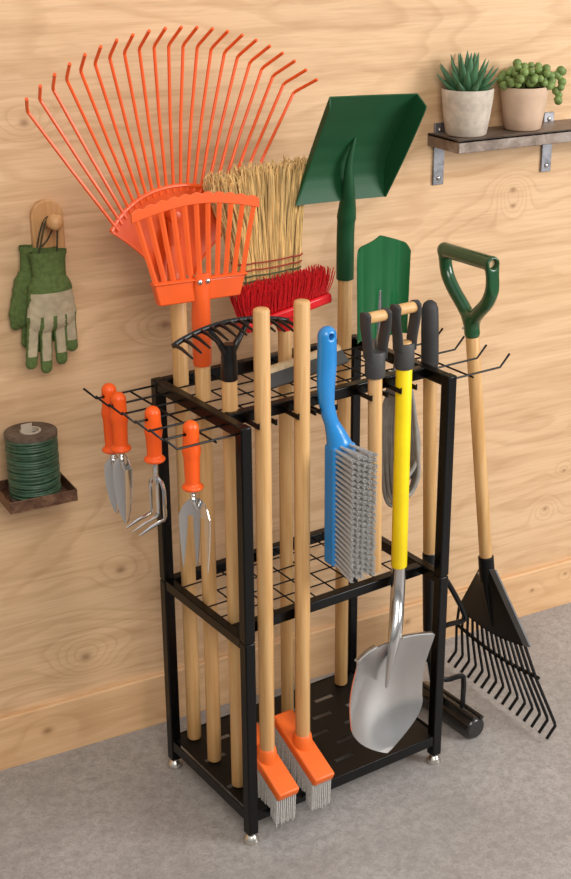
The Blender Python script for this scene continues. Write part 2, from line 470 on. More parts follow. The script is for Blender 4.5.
# ------------------------------------------------------------------ large orange fan rake
x, y = .0525, .319
t = T('leaf_rake', 'large orange fan rake with long bent tines, tallest tool in the black rack', 'rake', FR, (x, y, ZP), 'rakes')
shaft(t, x, y, ZP, 1.195, .0165)
t.part('socket', MB().tube([(x, y, 1.186), (x, y + .001, 1.192), (x + .004, y + .012, 1.208), (x + .010, y + .026, 1.245)], [.0195, .0195, .018, .014], 18), M['orange'])
FC = np.array([.079, 1.143])            # focus of the fan
YR_ = .368
def plate_fn(u, v):
    a = math.radians(-46 + 91 * u); rt = .222
    top = FC + rt * np.array([math.sin(a), math.cos(a)])
    bot = np.array([.030 + .086 * u, 1.176])
    k = v ** 1.5
    p = bot * (1 - v) + top * v
    p[0] += (u - .5) * (k - v) * .24
    e = abs(2 * u - 1)
    return (p[0], YR_ - .004 - .024 * e ** 3 * (.3 + .7 * v) + .006 * (1 - e * e) * math.sin(PI * v), p[1])
t.part('fan_plate', MB().sheet(plate_fn, 25, 14, .003), M['orange_shaded'])
t.part('plate_rim', MB().tube([np.array(plate_fn(0, k / 12)) for k in range(13)], .0026, 8).tube([np.array(plate_fn(1, k / 12)) for k in range(13)], .0026, 8)
       .tube([np.array(plate_fn(k / 24, 1)) for k in range(25)], .0045, 8), M['orange'])
t.part('boss', MB().rod((.070, YR_ + .004, 1.305), (.070, YR_ - .026, 1.305), .0135, 20).tube([(.070, YR_ - .008, 1.30), (.066, YR_ - .020, 1.27), (.060, YR_ - .026, 1.23)], [.012, .013, .012], 14), M['orange_shaded'])
for i in range(21):
    f = i / 10 - 1
    ab, ae = math.radians(42.5 * f - .5), math.radians(37.7 * f + .25)
    rb = .222; re_ = .497 - .008 * f - .004 * f * f
    db = np.array([math.sin(ab), math.cos(ab)]); de = np.array([math.sin(ae), math.cos(ae)])
    q0 = FC + db * (rb - .012); q1 = FC + de * re_
    yb = YR_ - .024 * abs(f) ** 3 - .004; y1 = YR_ + .002
    a3, b3 = V3((q0[0], yb, q0[1])), V3((q1[0], y1, q1[1])); d3 = (b3 - a3) / np.linalg.norm(b3 - a3)
    tipd = V3((de[0] * .037, -.053, de[1] * .038))
    pts = [a3, a3 + (b3 - a3) * .5 + V3((0, .004, 0)), b3 - d3 * .012, b3 - d3 * .003, b3 + tipd * .10, b3 + tipd]
    t.part('tine', MB().tube(pts, .0034, 8), M['orange_wire'])

# ------------------------------------------------------------------ orange comb rake
x, y = .0460, .2172
t = T('comb_rake', 'orange comb rake with flat slats and wavy top bar, in front of the fan rake', 'rake', FR, (x, y, ZP), 'rakes')
shaft(t, x, y, ZP, 1.05, .0160)
t.part('socket', MB().tube([(x, y, 1.030), (x, y, 1.034), (x, y, 1.13), (x, y - .002, 1.165), (x, y - .008, 1.185), (x, y - .0125, 1.20), (x, y - .0125, 1.222)],
                           None, 20, [(.0175, .0175), (.0195, .0195), (.0195, .0195), (.017, .019), (.009, .019), (.004, .019), (.004, .017)], up=(0, 1, 0)), M['orange'])
for dx in (-.009, .009): t.part('bolt', MB().ball((x + dx, y - .0172, 1.207), .0055, 12, (1, .6, 1)), M['chrome'], label='silver bolt head')
xl, xr = -.060, .148
mb = MB().prism([(xl, 1.214), (xr, 1.205), (xr - .013, 1.163), (xl + .010, 1.170)], y - .009, y + .009)
t.part('head_block', mb, M['orange'], bevel=.003)
t.part('block_lip', MB().tube([(xl - .002, y - .003, 1.215), (xr + .002, y - .003, 1.206)], None, 10, (.011, .0035), up=(0, 1, 0)), M['orange'])
def wavy(u): return V3((-.102 + .286 * u, y - .004, 1.353 + .022 * math.sin(PI * u) - .006 * u))
poly = []
for k in range(89):
    u = k / 88; p = wavy(u); poly.append((p[0], p[2] + .006 + .0045 * abs(math.sin(PI * u * 11))))
for k in range(45):
    u = 1 - k / 44; p = wavy(u); poly.append((p[0], p[2] - .012))
t.part('wavy_bar', MB().prism(poly, y - .008, y - .002), M['orange'], bevel=.0012)
for i in range(11):
    u = i / 10; b = V3((xl + .006 + (xr - xl - .012) * u, y - .005, 1.212 - .009 * u)); p = wavy(.035 + .93 * u); p[2] -= .004
    t.part('slat', MB().tube([b, (b + p) / 2 + V3((0, .001, 0)), p], None, 4, (.0028, .0058), up=(0, 1, 0)), M['orange'], sharp=30)

# ------------------------------------------------------------------ black bow rake
x, y = .0410, .1060
t = T('bow_rake', 'black bow rake head with short tines on a wooden handle, front left in the rack', 'rake', FR, (x, y, ZP), 'rakes')
shaft(t, x, y, ZP, 1.045, .0155)
t.part('socket', MB().tube([(x, y, 1.030), (x, y, 1.034), (x, y, 1.08), (x + .001, y, 1.105)], [.015, .0172, .0158, .013], 18), M['blackmetal'])
def bow(u): return V3((-.083 + .262 * u, y + .010 - .012 * (2 * u - 1) ** 2, 1.124 + .020 * math.sin(PI * u) ** .8 + .003 * u))
t.part('head_bar', MB().tube([bow(k / 24) for k in range(25)], None, 10, (.0058, .0045), up=(0, 0, 1)), M['blackmetal'])
for s_ in (-1, 1):
    u = .5 + s_ * .18
    e = bow(u); pts = smooth_path([(x + s_ * .006, y, 1.085), (x + .001 + s_ * .020, y, 1.108), (e[0], e[1], e[2])], 6)
    t.part('strut', MB().tube(pts, [.009 - .0045 * k / (len(pts) - 1) for k in range(len(pts))], 10), M['blackmetal'])
for i in range(13):
    e = bow(.015 + .97 * i / 12)
    t.part('tine', MB().tube([e, e + V3((.003, -.022, -.003)), e + V3((.006, -.056, -.013))], [.0042, .0036, .0022], 7), M['blackmetal'])

# ------------------------------------------------------------------ corn broom (upside down)
x, y = .257, .313
t = T('corn_broom', 'natural straw broom standing head up behind the red broom', 'broom', FR, (x, y, ZP), 'upturned brooms')
shaft(t, x, y, ZP, 1.09, .0125, 'wood2')
mb = MB()
for i in range(470):
    u = random.random(); w = (random.random() * 2 - 1)
    xb = .188 + .160 * u; yb = y + w * .013
    h = 1.366 + .024 * random.random() + (.012 if u > .3 else 0)
    uu = u + random.gauss(0, .025)
    xt = min(.364 + random.gauss(0, .003), .136 + .248 * uu); yt = y + .014 + w * .026 + random.gauss(0, .003)
    xm = xb + (xt - xb) * .38; ym = yb + (yt - yb) * .3 + .002
    pts = [(x + (xb - x) * .8, yb, 1.10), (xb, yb, 1.15), (xb + (xt - xb) * .10, yb, 1.20), (xm + random.gauss(0, .002), ym, 1.27), (xt, yt, h - .012), (xt + random.gauss(0, .005), yt + random.gauss(0, .004), h)]
    r = .0014 + .0011 * random.random()
    mb.tube(pts, [r, r, r, r, r * .8, r * .5], 4)
t.part('bristles', mb, M['straw'], sharp=60)
def broom_ring(z, amp, mat, r):
    n = 90; pts = []
    xa = .195 + (.148 - .197) * .0; c0 = .268; hw = .0790 + (z - 1.15) * .12
    for k in range(n):
        a = 2 * PI * k / n
        ca, sa = math.cos(a), math.sin(a)
        bx_ = c0 + hw * (abs(ca) ** .55) * (1 if ca > 0 else -1)
        by_ = y + (.0168 + max(0, z - 1.15) * .12 + amp * abs(math.sin(9 * PI * (bx_ - c0 + hw) / (2 * hw)))) * (abs(sa) ** .55) * (1 if sa > 0 else -1)
        pts.append((bx_, by_, z + .0008 * math.sin(9 * a)))
    t.part('stitching', MB().tube(pts, r, 5, closed=True), M[mat], label='twine stitched round the straw')
for z, mt in ((1.198, 'twine_red'), (1.183, 'twine_red'), (1.170, 'twine_green'), (1.158, 'twine_green'), (1.143, 'twine_red'), (1.128, 'twine_green')):
    broom_ring(z, .003, mt, .0017)

# ------------------------------------------------------------------ red broom (upside down)
x, y = .278, .262
t = T('red_broom', 'red bristle broom turned head up on a wooden handle', 'broom', FR, (x, y, ZP), 'upturned brooms')
shaft(t, x, y, ZP, 1.085, .0150)
def red_block(u, w, dz=0): return V3((.166 + .215 * u, y + w, 1.080 + .030 * u + dz))
mb = MB()
R6 = Matrix.Translation((x - .003, y - .002, 1.094)) @ Matrix.Rotation(-math.atan(.032 / .215), 4, 'Y')
mb.box((-.109, -.026, -.011), (.109, .026, .011), R6)
t.part('head_block', mb, M['red_block'], bevel=.005)
t.part('socket', MB().tube([(x, y, 1.052), (x, y, 1.056), (x, y, 1.084)], [.017, .0185, .022], 20), M['red_block'])
mb = MB()
for i in range(50):
    for j in range(9):
        u = (i + .5) / 50; w = (j / 8 * 2 - 1)
        b = red_block(.02 + .96 * u + random.gauss(0, .003), w * .021, .012)
        sx = (u - .5); L = .058 + random.gauss(0, .0022)
        tip = b + V3((sx * .016 + random.gauss(0, .0018) + (-.012 if (i < 2 and random.random() < .6) else 0), w * .010 + random.gauss(0, .003), L - .012 * sx - (.006 if abs(w) > .9 else 0)))
        m_ = (b + tip) / 2 + V3((sx * .006, 0, 0))
        mb.tube([b, m_, tip], [.0017, .0017, .0012], 4)
t.part('bristles', mb, M['red'], sharp=60)

# ------------------------------------------------------------------ green scoop shovel
x, y = .4735, .3125
t = T('scoop_shovel', 'dark green square scoop shovel standing blade up with wooden handle', 'shovel', FR, (x, y, ZP), 'shovels and spades')
shaft(t, x, y, ZP, 1.14, .0160)
SXL, SXR = .338, .566
def prof_y(v): return float(np.interp(v, [0, .05, .12, .22, .35, .5, .75, 1], [.289, .292, .295, .297, .292, .278, .242, .200]))
def scoop(u, v):                                                 # u across 0..1, v up 0..1
    xa = SXL - .012 * (1 - v) + .010 * v + .65 * (prof_y(v) - .289 + .089 * v); xb_ = SXR - .004 * (1 - v) + .006 * v
    z = (1.306 - .010 * u) + (1.537 - .012 * u - 1.306 + .010 * u) * v
    return V3((xa + (xb_ - xa) * u, prof_y(v) + .003 * math.sin(PI * u), z))
t.part('blade', MB().sheet(scoop, 25, 33, .0035), M['green'])
def edge_y(v): return float(np.interp(v, [0, .90, 1], [.286, .168, .199]))
def wing(u, v):                                                  # side wall, open to the front
    p = scoop(1, v); e = edge_y(v); return V3((p[0] + .004 * u * math.sin(PI * v), p[1] + (e - p[1]) * u, p[2]))
t.part('side_wall', MB().sheet(wing, 7, 33, .0035), M['green'])
def wing0(u, v):
    p = scoop(0, v); e = edge_y(v); return V3((p[0] - .004 * u * math.sin(PI * v), p[1] + (e - p[1]) * u * .35, p[2]))
t.part('side_wall', MB().sheet(wing0, 5, 33, .0035), M['green'])
pts = smooth_path([(x, y, 1.120), (x, y, 1.17), (x - .001, y - .002, 1.23), (x - .006, y - .014, 1.285), (.458, .282, 1.325), (.453, .274, 1.38), (.462, .266, 1.437)], 6)
n_ = len(pts)
rad = [(.0195 if k < n_ * .40 else .0195 * (1 - (k / (n_ - 1) - .40) / .60) ** .9 + .0022) for k in range(n_)]
t.part('socket', MB().tube(pts, rad, 18), M['green'], sharp=60)

# ------------------------------------------------------------------ green transplanting spade
x, y = .479, .200
t = T('spade', 'bright green narrow curved spade standing blade up behind the grey grips', 'spade', FR, (x, y, .4965), 'shovels and spades')
shaft(t, x, y, .4965, .95, .0145)
def spade(u, v):
    s_ = 2 * u - 1
    hw = .0715 - .004 * (1 - v)
    top = 1.240 - .026 * abs(s_) ** 1.15 - (.014 * max(0, (abs(s_) - .86) / .14) ** 2)
    z = 1.015 + (top - 1.015) * v
    yb = y + .004 - .016 * (1 - s_ * s_) + .034 * 0 - .024 * abs(s_) ** 5 + .006 * math.exp(-(s_ / .20) ** 2) + .003 * math.exp(-((abs(s_) - .72) / .14) ** 2)
    return (x + hw * s_, yb, z)
t.part('blade', MB().sheet(spade, 45, 16, .0032), M['green2'], sharp=60)
t.part('socket', MB().tube([(x, y + .004, .93), (x, y + .003, 1.0), (x, y + .002, 1.05), (x, y - .004, 1.12)], [.017, .017, .014, .005], 16), M['steel'], label='bare steel socket')

# ------------------------------------------------------------------ D-grips
def d_grip(t, x, y, zc):
    """grey Y-yoke with a wooden cross bar; zc = bottom of the collar"""
    t.part('grip_collar', MB().tube([(x, y, zc), (x, y, zc + .003), (x, y, zc + .052), (x, y, zc + .055)], [.0195, .0212, .0212, .0195], 22), M['grip'])
    zb = zc + .128
    for s_ in (-1, 1):
        pts = smooth_path([(x + s_ * .0175, y, zc + .040), (x + s_ * .0195, y, zc + .070), (x + s_ * .0255, y, zc + .104), (x + s_ * .0265, y, zb), (x + s_ * .0255, y, zb + .0125)], 6)
        n = len(pts); fl = []
        for k in range(n):
            f = k / (n - 1); fl.append((.0165 + .001 * f if k < n - 3 else (.0145, .0115, .006)[k - n + 3], .0045 + .0022 * f))
        t.part('yoke_arm', MB().tube(pts, None, 16, fl, up=(0, 1, 0)), M['grip'])
    t.part('cross_bar', MB().rod((x - .0245, y, zb), (x + .0245, y, zb), .0118, 18), M['wood'], label='pale wooden cross bar')

t = T('yoke_grip_tool', 'wooden shaft with grey yoke grip and wooden cross bar, behind the blue brush bristles', 'garden tool', FR, (.3605, .042, .545), 'yoke grip tools')
shaft(t, .3605, .042, .545, 1.030, .0150, x1=.3515)
d_grip(t, .3515, .042, .993)

x, y = .428, .042
t = T('round_point_shovel', 'yellow-shafted shovel with polished steel blade and grey yoke grip', 'shovel', FR, (.37, .0, .106), 'yoke grip tools')
shaft(t, x + .001, y, .532, 1.02, .0178, 'yellow', .0172, 'sleeve', x1=x)
d_grip(t, x, y, .997)
t.part('grip_core', MB().rod((x, y, 1.03), (x, y, 1.0555), .0150, 16), M['wood'])
xc = .375
def blade(u, v):                                                  # v 0 = top edge, 1 = tip
    s_ = 2 * u - 1
    zt_ = .378; zb_ = .106
    z = zt_ - (zt_ - zb_) * v
    if v < .62: hw = .1075 - .006 * (v / .62)
    else: hw = .1015 * max(0.0, 1 - ((v - .62) / .38) ** 1.95) ** .92 + .0005
    xx = xc + hw * s_ - .014 * v
    e = abs(hw * s_) / .108
    yy = .004 - .030 * e ** 2.2 + .026 * math.sin(PI * min(1, v * 1.02)) ** 1.2 - .022 * v * v
    return (xx, yy, z)
t.part('blade', MB().sheet(blade, 41, 45, .0026), M['steel'], sharp=70)
for s_ in (-1, 1):
    q = [V3(blade(.5 + s_ * (.17 + .32 * k / 10), 0)) + V3((0, .004, .001)) for k in range(11)]
    t.part('foot_step', MB().tube(q, None, 10, (.007, .0026), up=(0, 1, 0)), M['steel'])
pts = smooth_path([(x + .001, y, .545), (x, y, .50), (.420, .034, .455), (.400, .012, .410), (.386, .001, .370), (.377, .002, .315), (.372, .006, .262)], 7)
n_ = len(pts); fl = []
for k in range(n_):
    f = k / (n_ - 1)
    a = .0162 if f < .45 else .0162 - .0125 * ((f - .45) / .55)
    b = .0162 if f < .45 else .0162 + .002 * math.sin(PI * min(1, (f - .45) / .3)) - .0145 * ((f - .45) / .55) ** 1.4
    fl.append((max(a, .002), max(b, .0015)))
t.part('socket', MB().tube(pts, None, 20, fl, up=(0, 1, 0)), M['steel'], sharp=70)

# ------------------------------------------------------------------ push brooms with orange heads
def push_broom(x, y, label):
    t = T('push_broom', label, 'broom', FR, (x, y, ZP), 'push brooms standing on the rack front')
    shaft(t, x, y, .176, 1.186, .0163)
    tilt = math.radians(25)
    R = Matrix.Translation((x, y, .163)) @ Matrix.Rotation(tilt, 4, 'X')
    mb = MB().box((-.0265, -.092, -.012), (.0265, .092, .011), R)
    t.part('head', mb, M['broom_orange'], bevel=.005, seg=3)
    t.part('head_socket', MB().tube([(x, y + .002, .163), (x, y + .001, .180), (x, y, .197), (x, y, .199)], [.0245, .0225, .0195, .017], 20), M['broom_orange'])
    mb = MB()
    for i in range(34):
        for j in range(10):
            a = -.088 + .176 * (i + .5) / 34; w = -.0235 + .047 * j / 9
            b = R @ Vector((w, a, -.011)); L = .070 + random.gauss(0, .002)
            d = Vector((random.gauss(0, .012), .03 + random.gauss(0, .012), -1)).normalized()
            e = b + d * L
            if e.y > -.004 and e.z < zt + .001: e = b + d * max(.01, (b.z - zt - .001) / -d.z)
            mb.tube([b, (b + e) / 2, e], [.0019, .0019, .0015], 5)
    t.part('bristles', mb, M['bristle_pale'], sharp=60)
    return t
push_broom(.0765, .0425, 'orange-headed push broom with wooden handle, next to the front left post')
push_broom(.1700, .0425, 'orange-headed push broom with wooden handle, second from the front left post')

# ------------------------------------------------------------------ blue hand brush
t = T('hand_brush', 'blue plastic hand brush with grey bristles hanging from the front rail', 'brush', FR, (.225, .03, .605), None)
mb = MB().box((.2215, .004, .607), (.279, .040, .876))
t.part('brush_block', mb, M['blue'], bevel=.006, seg=3)
path = [(.250, .024, .868), (.243, .026, .893), (.2325, .028, .922), (.2225, .030, .960), (.2195, .030, 1.005), (.2215, .030, 1.050), (.2215, .030, 1.108)]
rads = [(.017, .0285), (.016, .022), (.014, .0155), (.0145, .0165), (.0155, .0195), (.0165, .0210), (.015, .0200)]
def brush_sdf(X, Y, Z):
    P = (X, Y, Z); d = None
    sp = smooth_path(path, 5); m = len(sp)
    for k in range(m - 1):
        f = k / 5; i0 = min(int(f), len(rads) - 2); q = f - i0
        b = rads[i0][1] * (1 - q) + rads[i0 + 1][1] * q
        f2 = (k + 1) / 5; i1 = min(int(f2), len(rads) - 2); q2 = f2 - i1
        b2 = rads[i1][1] * (1 - q2) + rads[i1 + 1][1] * q2
        c = sd_caps(P, sp[k], sp[k + 1], b, b2, (1, 1.18, 1))
        d = c if d is None else np.minimum(d, c)
    hole = np.sqrt((X - .2215) ** 2 + (Z - 1.109) ** 2) - .0062
    return np.maximum(np.maximum(d, -hole), -(Z - .870))
v_, f_ = nets(brush_sdf, (.19, -.01, .862), (.29, .07, 1.145), .0028)
t.part('handle', (v_, f_), M['blue'], sharp=50)
mb = MB()
for i in range(23):
    for j in range(5):
        z = .614 + .256 * i / 22 + (.0055 if j % 2 else 0); xx = .2285 + .0440 * j / 4
        b = V3((xx, .006, z)); L = .080 + random.gauss(0, .001)
        e = b + V3((-.010 + (j / 4 - .5) * .012, -L, .003 * (i / 22 - .5) + .006 * (i / 22)))
        mb.tube([b, e + (b - e) * .1], [.0030, .0036], 8)
        for q in range(9):
            rr = 0 if q == 8 else .0030
            o_ = V3((rr * math.cos(q * .785), 0, rr * math.sin(q * .785)))
            mb.tube([e + (b - e) * .5 + o_ * .8, e + o_ * 1.25 + V3((random.gauss(0, .0003), random.gauss(0, .001), random.gauss(0, .0003)))], [.0011, .0009], 5)
t.part('bristles', mb, M['bristle'], sharp=60)

# ------------------------------------------------------------------ squeegee lying on the top grid
t = T('squeegee', 'pale wooden bar with dark rubber blade lying across the top grid', 'squeegee', FR, (.20, .17, .965), None)
p0, p1 = V3((.170, .193, .990)), V3((.392, .2245, .996))
t.part('bar', MB().rod(p0, p1, .0125, 18), M['bar'])
dv = (p1 - p0) / np.linalg.norm(p1 - p0); pv = V3((dv[1], -dv[0], 0))
def rub(u, v): return p0 + (p1 - p0) * u + pv * (.007 + .024 * v) + V3((0, 0, .000 - .0225 * v))
t.part('rubber_blade', MB().sheet(rub, 12, 4, .009), M['squeegee'])

# ------------------------------------------------------------------ grey hose coil hung behind the yellow shovel
t = T('hose_coil', 'grey hose coil hanging inside the rack behind the yellow shovel shaft', 'hose', FR, (.495, .12, .70), None)
mb = MB()
for i in range(10):
    o = (i - 4.5) * .75; w = .024 + .0024 * i; low = (.715 - .006 * i) if i % 2 else (.660 - .004 * i)
    cx_ = .496 - .002 * o; yy = .128 + .0048 * o
    pts = [(cx_ - .020 - .0015 * o, yy, .952), (cx_ - .021, yy, .90), (cx_ - w + .004, yy + .002, .83), (cx_ - w * .6, yy + .002, low + .035), (cx_ + .006, yy, low), (cx_ + w + .006, yy, low + .035), (cx_ + w + .004, yy, low + .09), (cx_ + .012, yy, .87), (cx_ - .008, yy, .952)]
    mb.tube(smooth_path(pts, 6), .0052, 8)
t.part('hose', mb, M['cable'], sharp=60)
t.part('tie', MB().tube([(.4625, .106, .905), (.496, .106, .905), (.496, .150, .905), (.4625, .150, .905)], .0022, 6, closed=True), M['grip'])
t.part('hanger', MB().tube([(.471, .128, .945), (.471, .128, .972), (.494, .128, .972), (.494, .128, .945)], .003, 8), M['cable'])

# ------------------------------------------------------------------ roller tool leaning outside the right end
xt, yt, xb, yb = .575, .140, .592, .118
t = T('roller_tool', 'long wooden tool with charcoal grip and black roller foot behind the front right post', 'roller', FR, (xb, yb, 0), None)
def ax(z): f = (1.09 - z) / 1.09; return V3((xt + (xb - xt) * f * 1.4, yt + (yb - yt) * f * 1.1, z))
t.part('handle', MB().rod(ax(.45), ax(.99), .0150, 20), M['wood2'], sharp=60)
t.part('grip', MB().tube([ax(.945), ax(.95), ax(1.03), ax(1.075), ax(1.088), ax(1.094)], [.018, .0195, .0195, .0185, .014, .006], 22), M['gripdark'])
t.part('socket', MB().tube([ax(.20), ax(.30), ax(.47), ax(.485), ax(.488)], [.013, .0155, .0168, .0168, .015], 18), M['blackmetal'])
A_ = ax(.41); B_ = ax(.26)
t.part('loop_bracket', MB().tube(smooth_path([A_, A_ + V3((.030, -.012, .005)), A_ + V3((.045, -.022, -.015)), A_ + V3((.072, -.045, -.085)), A_ + V3((.070, -.045, -.105)), A_ + V3((.035, -.02, -.120)), B_], 5), .0065, 8), M['blackmetal'])
t.part('axle_fork', MB().tube(smooth_path([ax(.22), (.625, .105, .145), (.664, .085, .148), (.672, .080, .135), (.672, .080, .055)], 5), .0065, 8)
       .tube([ax(.23), (.612, .12, .13), (.66, .14, .045)], .010, 8), M['blackmetal'])
rc = (.668, .028, .0325)
t.part('roller', MB().tube([(.668, .022, .0295), (.668, .025, .0295), (.668, .030, .0295), (.668, .225, .0295), (.668, .230, .0295)], [.0235, .0272, .0290, .0290, .0265], 30), M['roller'])
for dx, dz in ((-.008, .0305), (.017, .0255)):
    t.part('roller_rib', MB().rod((.668 + dx, .022, .0295 + dz), (.668 + dx, .215, .0295 + dz), .0058, 12), M['roller'])

# ------------------------------------------------------------------ black leaf rake with green D handle (room frame)
def gx(z): return .816 - .093 * z
def gy(z): return -.312 + .046 * z
t = T('garden_rake', 'black plastic leaf rake with green D handle leaning at the right side hooks', 'rake', FW, (.82, -.33, 0), 'rakes')
P_ = lambda z, dy=0, dx=0: V3((gx(z) + dx, gy(z) + dy, z))
t.part('handle', MB().rod(P_(.34), P_(.99), .0158, 22), M['wood'], sharp=60)
ca, cb = P_(1.150, .090), P_(1.158, -.092)
ca[0] = cb[0] = gx(1.154)
def dgrip(X, Y, Z):
    P = (X, Y, Z); L = [ca, cb]
    d = sd_caps(P, ca, cb, .0172)
    lft = smooth_path([ca, P_(1.10, .088), P_(1.065, .066), P_(1.032, .030), P_(1.005, .004)], 4)
    rgt = smooth_path([cb, P_(1.105, -.090), P_(1.065, -.068), P_(1.032, -.032), P_(1.005, -.004)], 4)
    for q in (lft, rgt):
        for k in range(len(q) - 1): d = smin(d, sd_caps(P, q[k], q[k + 1], .0135, .0135, (1, 1, 1)), .007)
    d = smin(d, sd_caps(P, P_(1.01), P_(.975), .0175, .0185), .012)
    ax_ = (cb - ca) / np.linalg.norm(cb - ca)
    e = (X - cb[0]) * ax_[0] + (Y - cb[1]) * ax_[1] + (Z - cb[2]) * ax_[2]
    rr = np.sqrt((X - cb[0]) ** 2 + (Z - cb[2]) ** 2)
    d = np.maximum(d, e - .008); d = np.maximum(d, -(np.maximum(rr - .0115, -(e + .006))))
    d = np.maximum(d, .962 - Z)
    return d
v_, f_ = nets(dgrip, (.66, -.40, .95), (.78, -.12, 1.19), .003)
t.part('d_handle', (v_, f_), M['green_grip'], sharp=50, label='green D-shaped handle')
t.part('bar_core', MB().rod(cb + V3((0, .030, 0)), cb + V3((0, .003, 0)), .0112, 16), M['bar'])
t.part('rivet', MB().ball(P_(.985, .012, -.0155), .0035, 10), M['chrome'])
t.part('socket', MB().tube([P_(.335), P_(.340), P_(.39), P_(.400), P_(.402)], [.019, .0198, .0192, .0192, .0175], 20), M['blackplastic'])
t.part('socket_screw', MB().ball(P_(.352, .012, -.0155), .0035, 10), M['chrome'])
YL, YR, ZL, ZR = -.165, -.446, .190, .222
def tri(u, v):
    z1 = ZL + (ZR - ZL) * u; z0 = .372
    yy = (gy(z0) + .017 - .034 * u) * (1 - v) + (YL + (YR - YL) * u) * v
    z = z0 + (z1 - z0) * v - .018 * math.sin(PI * u) * v
    return (gx(z) - .010 * math.sin(PI * u) * (1 - v), yy, z)
t.part('head_plate', MB().sheet(tri, 21, 14, .0045), M['blackplastic'])
def flange(u, v):
    p = V3(tri(1, v)); return p + V3((-.006 + .004 * u, -.004 - .019 * u, .004 + .006 * u))
t.part('flange', MB().sheet(flange, 4, 14, .005), M['flange'], label='grey edge flange')
def flange2(u, v):
    p = V3(tri(0, v)); return p + V3((.012 * u, .003 * u, .002))
t.part('flange', MB().sheet(flange2, 4, 14, .004), M['blackplastic'])
t.part('head_ridge', MB().tube([P_(.37, 0, -.006), P_(.30, -.008, -.008), P_(.215, -.014, -.004)], [.014, .008, .003], 10), M['blackplastic'])
mids = []
for i in range(15):
    u = i / 14
    a = V3(tri(u, .985)); bz = .042 + .004 * u
    b = V3((gx(bz) + .010 * u + .002, -.140 - .405 * u, bz))
    c = b + V3((-.021, .004, -.030 - .004 * u)); c[2] = max(c[2], .005)
    mpt = a + (b - a) * (.40 + .02 * math.sin(PI * u)); mids.append(mpt)
    t.part('tine', MB().tube([a, mpt + V3((-.004, 0, 0)), b - (b - a) * .04, b + V3((-.001, 0, -.001)), c], .0040, 6), M['blackplastic'])
t.part('cross_bar', MB().tube(smooth_path([mids[0] + V3((0, .006, 0))] + mids[1:-1:3] + [mids[-1] + V3((0, -.006, 0))], 4), .0048, 8), M['blackplastic'])

# ------------------------------------------------------------------ hand tools on the left hooks
HZ = .9525
def hand_grip(t, x, y, L=.135, r=.0165):
    """orange grip hung by the hole near its top; hook wire runs through along x"""
    zt_ = HZ + .026
    def sd(X, Y, Z):
        P = (X, Y, Z)
        d = sd_caps(P, (x, y, zt_ - r * .95), (x, y, zt_ - L * .45), r * .96, r * 1.0)
        d = smin(d, sd_caps(P, (x, y, zt_ - L * .45), (x, y, zt_ - L + .006), r * 1.0, r * .90), .008)
        d = smin(d, sd_caps(P, (x, y, zt_ - L - .001), (x + .0001, y, zt_ - L - .001), r * 1.32, r * 1.32, (1, 1, 2.6)), .006)
        d = np.maximum(d, (zt_ - L - .008) - Z)
        hole = np.sqrt((Y - y) ** 2 + (Z - HZ - .001) ** 2) - .0050
        return np.maximum(d, -hole)
    v_, f_ = nets(sd, (x - .028, y - .028, zt_ - L - .018), (x + .028, y + .028, zt_ + .008), .0026)
    t.part('grip', (v_, f_), M['orange_plastic'], sharp=50)
    return zt_ - L - .008

def trowel(x, y, label, turn, L=.122):
    t = T('hand_trowel', label, 'trowel', FR, (x, y, .67), 'hand trowels on the side hooks')
    z = hand_grip(t, x, y, L)
    c, s_ = math.cos(turn), math.sin(turn)
    def loc(a, d, zz): return V3((x + a * c - d * s_, y + a * s_ + d * c, zz))       # a across the blade, d behind it
    t.part('tang', MB().tube(smooth_path([loc(0, 0, z + .012), loc(0, 0, z - .006), loc(.004, -.005, z - .020), loc(.004, .003, z - .042)], 5), .0048, 10), M['chrome'])
    zt_ = z - .006; zb_ = .680
    def bl(u, v):
        a = 2 * u - 1
        if v < .10: hw = .0235 * (.70 + .30 * (v / .10))
        else: hw = .0235 * max(0, 1 - ((v - .10) / .90) ** 2.6) ** .75 + .0004
        o = hw * a; k = hw / .0235
        return loc(o, .004 - .007 * a * a * k + .004 * (1 - v), zt_ - (zt_ - zb_) * v - .016 * abs(a) * max(0, 1 - v * 1.5))
    t.part('blade', MB().sheet(bl, 21, 29, .0018), M['steel'], sharp=70)
trowel(-.106, HY[5], 'orange-handled trowel with pointed blade, nearest to the viewer of the overlapping pair', math.radians(-62))
trowel(-.097, HY[6] + .003, 'orange-handled trowel half hidden behind the front trowel, blade edge just showing', math.radians(-62), .146)

x, y = -.088, HY[3]
t = T('hand_cultivator', 'orange-handled cultivator with three bent steel prongs, between the trowel and the hand fork', 'cultivator', FR, (x, y, .71), 'hand tools on the side hooks')
z = hand_grip(t, x, y, .112)
t.part('shank', MB().rod((x, y, z + .01), (x, y, z - .042), .0058, 12), M['chrome'])
for i, o in enumerate((.016, -.004, -.026)):
    zb_ = .742 - .001 * i; xo = x + (-.004, 0, .004)[i]
    pts = [(x, y + o * .15, z - .030), (xo, y + o * .7, z - .040), (xo, y + o, z - .054), (xo, y + o, zb_ + .007), (xo - .003, y + o, zb_), (xo - .034, y + o - .002, zb_ - .007), (xo - .062, y + o - .004, zb_ - .017)]
    t.part('prong', MB().tube(pts, [.0038, .0040, .0040, .0040, .0038, .0034, .0012], 8), M['chrome'])

